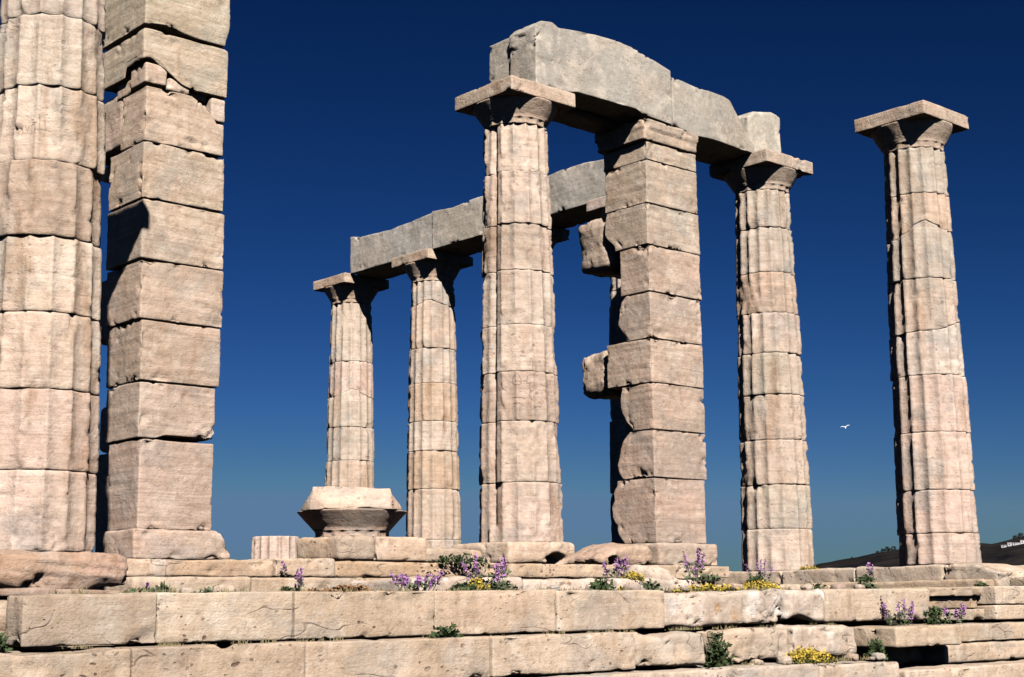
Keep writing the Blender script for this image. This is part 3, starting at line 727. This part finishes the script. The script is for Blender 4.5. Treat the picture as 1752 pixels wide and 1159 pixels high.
fp('slim purple spike right of the column stump', -8.6, 1.35, -.3, .10, .26, 3, 409, nleaf=40)
fp('tiny purple flower in front of the column stump', -8.55, 1.72, -.145, .05, .22, 1, 410, nleaf=8)
fp('tiny purple flower below the left square pillar', -10.2, 1.3, -.33, .05, .16, 1, 411, nleaf=8)
fp('big clump of purple spikes in front of the right hand steps', -4.05, -2.08, -.675, .40, .27, 6, 412, nleaf=120)
fp('broad purple flower head at the dark recess of the right hand steps', -2.95, -2.0, -.675, .26, .22, 5, 413, nleaf=60)
mat_plant('yellow cushion below the purple flowers, left of the central column', -8.72, -1.32, -.33, .20, .12, .09, 50, 421)
mat_plant('small yellow cushion right of the foot of the central column', -6.75, -1.15, -.235, .22, .1, .06, 40, 422)
mat_plant('low yellow cushion on the lichen stone, in the middle of the step', -7.2, -1.5, -.345, .18, .15, .05, 40, 423)
mat_plant('long yellow cushion below the right pillar, left part of the strip', -6.25, -1.6, -.345, .8, .14, .05, 120, 424)
mat_plant('bright yellow mound closing the strip left of the worn column', -5.4, -1.5, -.345, .48, .25, .09, 130, 425)
mat_plant('large yellow cushion at the foot of the second step, near the bottom edge', -5.95, -2.42, -.965, .60, .2, .13, 190, 426)
mat_plant('thin yellow patch touching the foot of the worn column', -.66, 1.5, -.045, .3, .1, .05, 30, 427)
BG = 'small dark bushes growing in the stone joints'
bush('dark bush at the left edge of the picture, beside the end of the step', -13.05, -1.75, -.655, .16, .16, .30, 420, 431, group=BG)
bush('small dark bush filling the corner where the left step block begins', -12.83, -1.78, -.655, .09, .1, .17, 200, 432, group=BG)
bush('dark green tuft under the yellow flowers left of the central column', -8.85, -1.35, -.335, .15, .1, .14, 260, 433, group=BG)
bush('dark green foliage under the tall purple clump', -8.5, -1.36, -.335, .17, .1, .13, 300, 434, LEAF2, group=BG)
bush('dark creeping foliage on the footing left of the central column', -6.35, 1.7, .0, .42, .1, .14, 320, 435, group=BG)
bush('dark tuft hanging over the step edge under the central column', -7.55, -1.55, -.345, .09, .1, .19, 220, 436, group=BG)
bush('spiky dark bush sprouting from the joint between the first and second step', -9.65, -2.08, -.67, .16, .08, .13, 280, 437, group=BG)
bush('reddish green tuft on the step in front of the hollow stone', -6.9, -1.5, -.345, .13, .1, .13, 220, 438, LEAF2, group=BG)
bush('tall dark bush in the gap of the second step, right of the middle', -6.9, -2.2, -.96, .14, .1, .36, 560, 439, group=BG)
bush('dark bush at the left mouth of the hollow under the projecting slab', -4.76, -2.3, -1.0, .13, .1, .26, 360, 440, group=BG)
bush('dark bush in the upright gap of the right hand steps', -3.28, -1.95, -.675, .20, .12, .24, 420, 441, group=BG)
bush('small green tuft at the foot of the column stump', -8.75, 1.35, -.33, .12, .08, .12, 150, 442, group=BG)
bush('grassy tuft between the huge left column and the step', -11.55, -1.25, -.335, .20, .06, .07, 160, 443, LEAF2, group=BG)
bush('dark tuft tucked under the right end of the rough left block', -11.3, -1.0, -.34, .07, .06, .13, 120, 444, group=BG)
bush('thin grass strip below the left square pillar', -11.1, -1.3, -.335, .28, .05, .06, 140, 445, LEAF2, group=BG)
bush('dry reddish grass along the step below the fallen capital', -10.0, -1.2, -.335, .40, .07, .09, 380, 446, DRY, name='dry_grass_tuft', cat='grass')
bush('dark tuft on the step right of the yellow mound', -4.4, -1.4, -.335, .22, .08, .09, 200, 447, group=BG)
bush('small grey green tuft near the stylobate between the right columns', -3.5, -1.4, -.335, .10, .08, .11, 120, 448, LEAF2, group=BG)
bush('dark foliage at the left foot of the worn column', -1.15, 2.0, -.21, .22, .1, .16, 240, 449, group=BG)
bush('dark tuft below the lone flower between the right columns', -1.05, .35, -.2, .14, .1, .08, 120, 450, group=BG)
bush('small dark tuft under the tall column at the right', -1.9, -1.7, -.31, .10, .06, .07, 100, 451, group=BG)
bush('flat green sprig left of the yellow strip below the right pillar', -5.75, -1.2, -.23, .22, .08, .06, 140, 452, LEAF2, group=BG)

def ledge_grass():
    rg = random.Random(55); v, f = [], []
    spots = []
    for i in range(95): spots.append((rg.uniform(-12.3, -3.3), rg.uniform(-1.75, -1.25), -.338, rg.uniform(.02, .055)))
    for i in range(70): spots.append((rg.uniform(-12.6, -4.9), rg.uniform(-2.06, -1.97), -.662, rg.uniform(.012, .035)))
    for i in range(26): spots.append((rg.uniform(-7.0, -4.9), rg.uniform(-2.4, -2.25), -.962, rg.uniform(.02, .05)))
    for i in range(34): spots.append((rg.uniform(-9.8, -1.0), rg.uniform(1.45, 1.53), -.345, rg.uniform(.03, .07)))
    for x, y, z, h in spots:
        if rg.random() < .3: continue
        for _ in range(rg.randint(5, 12)):
            p = Vector((x+rg.gauss(0, .03), y+rg.gauss(0, .02), z)); t = p+Vector((rg.gauss(0, .35*h), rg.gauss(0, .35*h), h*rg.uniform(.5, 1.3)))
            s_ = Vector((.0035, -.003, 0)); b = len(v); v += [p-s_, p+s_, t]; f.append((b, b+1, b+2))
    o = link('grass', v, f, DRYGRASS, None, smooth=False); o['kind'] = 'stuff'
    return tag(o, 'short dry grass blades growing along the stone ledges', 'grass')
ledge_grass()
rg_ = random.Random(91)
for i in range(26):
    x = rg_.uniform(-12.0, -3.4); r = rg_.uniform(.018, .055); y = rg_.uniform(-1.72, -1.3); z = -.342
    if i % 4 == 0: y, z, x = rg_.uniform(-2.42, -2.3), -.968, rg_.uniform(-6.9, -4.9)
    stone('rubble_stone', (x-r*1.3, y-r, z), (x+r*1.3, y+r, z+r*1.3), STEP if i % 3 else ROUGH, pf, res=r*.7, rnd=r*.6, amp=r*.25, seed=700+i, chip=.02, tint=jt(.1), freq=12)
# ------------------------------------------------------------ ground, sea, hills
def ring_ground():
    v, f = [], []
    rads = [0, 4, 8, 12, 16, 22, 30, 45, 70, 110, 170, 260, 340, 420]; na = 72
    for r in rads:
        for a in range(na):
            th = a*2*math.pi/na; x, y = -6+r*math.cos(th), 6+r*math.sin(th)
            z = -1.88 - 60*sm(30, 400, r) - max(0, r-24)*.01 + (.12*fbm(Vector((x*.2, y*.2, 1)), 4) - .12 if r > 14 else -.05)
            if r > 14: z = min(z, -1.93)
            v.append((x, y, z))
    for i in range(len(rads)-1):
        for a in range(na):
            b = (a+1) % na; f.append((i*na+a, i*na+b, (i+1)*na+b, (i+1)*na+a))
    return link('ground', v, f, SOIL)
struct(ring_ground())
S_ = 30000
struct(link('sea', [(-S_, -S_, -62), (S_, -S_, -62), (S_, S_, -62), (-S_, S_, -62)], [(0, 1, 2, 3)], SEA))
az = [(46, -1.6), (49, -.6), (51, .55), (53.36, 1.36), (54.65, 1.56), (55.5, 1.72), (56.15, 1.80), (57.4, 1.98), (58.4, 2.03), (59.14, 2.0), (59.68, 1.945), (60.2, 2.08), (60.75, 2.19), (63, 2.5), (67, 2.7), (74, 2.2), (82, 1.0), (90, -1.6)]
ridge = interp(az); HD = 1900.
def hz(x, y):
    d = Vector((x-CAM.x, y-CAM.y)); a = math.degrees(math.atan2(d.x, d.y)); r = d.length
    zt = CAM.z + HD*math.tan(R(ridge(a)))
    k = sm(900, HD, r)*(1-sm(HD, HD+900, r))
    return -64+(zt+64)*k + 9*k*(1-k)*4*.5*fbm(Vector((x*.006, y*.006, 2)), 5) + 1.2*k*fbm(Vector((x*.03, y*.03, 5)), 4)
def hill():
    v, f = [], []
    A = [46+44*i/220 for i in range(221)]; RR = [880+2000*i/60 for i in range(61)]
    for a in A:
        for r in RR:
            x, y = CAM.x+r*math.sin(R(a)), CAM.y+r*math.cos(R(a)); v.append((x, y, hz(x, y)))
    m = len(RR)
    for i in range(len(A)-1):
        for j in range(m-1): f.append((i*m+j, i*m+j+1, (i+1)*m+j+1, (i+1)*m+j))
    return link('hills', v, f, SCRUB)
struct(hill())
def polar(a, r): return CAM.x+r*math.sin(R(a)), CAM.y+r*math.cos(R(a))
def house(label, a, r, wd, dp, h, seed, group='white houses on the far hillside'):
    x, y = polar(a, r); z = hz(x, y)-.5; rg = random.Random(seed)
    root = thing('hillside_house', label, 'house', (x, y, z), group)
    ya = R(a)+rg.uniform(-.3, .3)
    def bx(name, cx, cy, z0, sx, sy, sz, mat, tint=(1, 1, 1)):
        vs = []; c, s = math.cos(-ya), math.sin(-ya)
        for dz in (0, sz):
            for dx, dy in ((-1, -1), (1, -1), (1, 1), (-1, 1)):
                px, py = cx+dx*sx/2, cy+dy*sy/2
                vs.append((x+px*c-py*s, y+px*s+py*c, z+z0+dz))
        link(name, vs, [(3, 2, 1, 0), (4, 5, 6, 7), (0, 1, 5, 4), (1, 2, 6, 5), (2, 3, 7, 6), (3, 0, 4, 7)], mat, root, tint, False)
    bx('wall', 0, 0, 0, wd, dp, h, WHITE); bx('roof', 0, 0, h, wd+.6, dp+.6, .5, WHITE, (.9, .85, .8))
    for k in range(max(1, int(wd//4))): bx('window', -wd/2+2+k*4, -dp/2-.06, h*.4, 1.2, .1, 1.3, BARK)
for i, (a, r, wd, dp, h, lb) in enumerate([(60.05, 1690, 5.2, 4.9, 2.4, 'small white house at the left end of the far hillside row'), (60.25, 1690, 4.5, 4.9, 3.6, 'tall narrow white house, second in the far hillside row'),
        (60.48, 1690, 7.8, 5.6, 2.4, 'long low white house in the middle of the far hillside row'), (60.70, 1690, 5.9, 5.6, 3.6, 'white house at the right end of the far hillside row, cut by the frame')]):
    house(lb, a, r, wd, dp, h, 500+i)
def pine(label, a, r, h, seed, group='dark trees on the far ridge'):
    rg = random.Random(seed); x, y = polar(a, r); z = hz(x, y)-2.2
    root = thing('ridge_tree', label, 'tree', (x, y, z), group)
    v, f = [], []; tube(v, f, Vector((x, y, z)), Vector((x, y, z+h*.6)), .25, .12); link('trunk', v, f, BARK, root)
    v, f = [], []
    leafclump(v, f, (x, y, z+h*.25), h*.45, h*.45, h*.7, 160, h*.2, rg); link('crown', v, f, PINE, root, smooth=False)
for i, (a, h, lb) in enumerate([(55.55, 5, 'small round tree at the left end of the ridge trees'), (55.75, 7, 'bushy ridge tree, second from the left'), (55.90, 8, 'taller ridge tree between two shorter ones'), (56.02, 5.5, 'short ridge tree just left of the tall right column'), (56.14, 7, 'ridge tree touching the edge of the tall right column'),
                                (54.6, 3.5, 'tiny lone tree low on the left slope of the ridge'), (60.45, 6, 'tree on the ridge above the white houses'), (60.65, 7, 'large tree on the ridge above the rightmost white house')]):
    pine(lb, a, HD-10, h, 600+i)

# ------------------------------------------------------------ seagull
d = Vector((0.83179643, 0.59086038, 0.11563553)).normalized(); bp = CAM+d*190
bv = []; bf = []
n = 10
fw = Vector((.60, .66, .55)).normalized(); sd_ = Vector((.744, -.668, .20)).normalized(); upv = sd_.cross(fw).normalized()
for i in range(n+1):
    t = i/n; r = .075*math.sin(math.pi*min(1, max(.04, t)))**.7*(1-.35*t)
    for k in range(8):
        a = k*math.pi/4; bv.append(bp+fw*(.22-.5*t)+sd_*r*math.cos(a)+upv*r*math.sin(a))
for i in range(n):
    for k in range(8): bf.append((i*8+k, i*8+(k+1) % 8, i*8+8+(k+1) % 8, i*8+8+k))
gull = tag(link('seagull', bv, bf, FEATHER), 'white seagull gliding in the blue sky left of the tall right column', 'bird')
for s in (-1, 1):
    wv = []; wf = []
    for i in range(7):
        t = i/6; c = bp+sd_*s*(.05+.55*t)+upv*(.16*math.sin(t*2.2))+fw*(.08-.14*t*t); ch = .17*(1-t*.8)
        for q in (1, -1): wv += [c+fw*ch*.45+upv*.008*q, c-fw*ch*.55+upv*.004*q]
    for i in range(6):
        b = i*4; wf += [(b, b+4, b+5, b+1), (b+2, b+3, b+7, b+6), (b, b+2, b+6, b+4), (b+1, b+5, b+7, b+3)]
    o = link('wing', wv, wf, FEATHER, None); o.parent = gull
tv = [bp-fw*.22-sd_*.03, bp-fw*.22+sd_*.03, bp-fw*.36+sd_*.07, bp-fw*.36-sd_*.07]
tv = tv+[p+upv*.01 for p in tv]
o = link('tail', tv, [(0, 1, 2, 3), (7, 6, 5, 4), (0, 4, 5, 1), (1, 5, 6, 2), (2, 6, 7, 3), (3, 7, 4, 0)], FEATHER, None, smooth=False); o.parent = gull
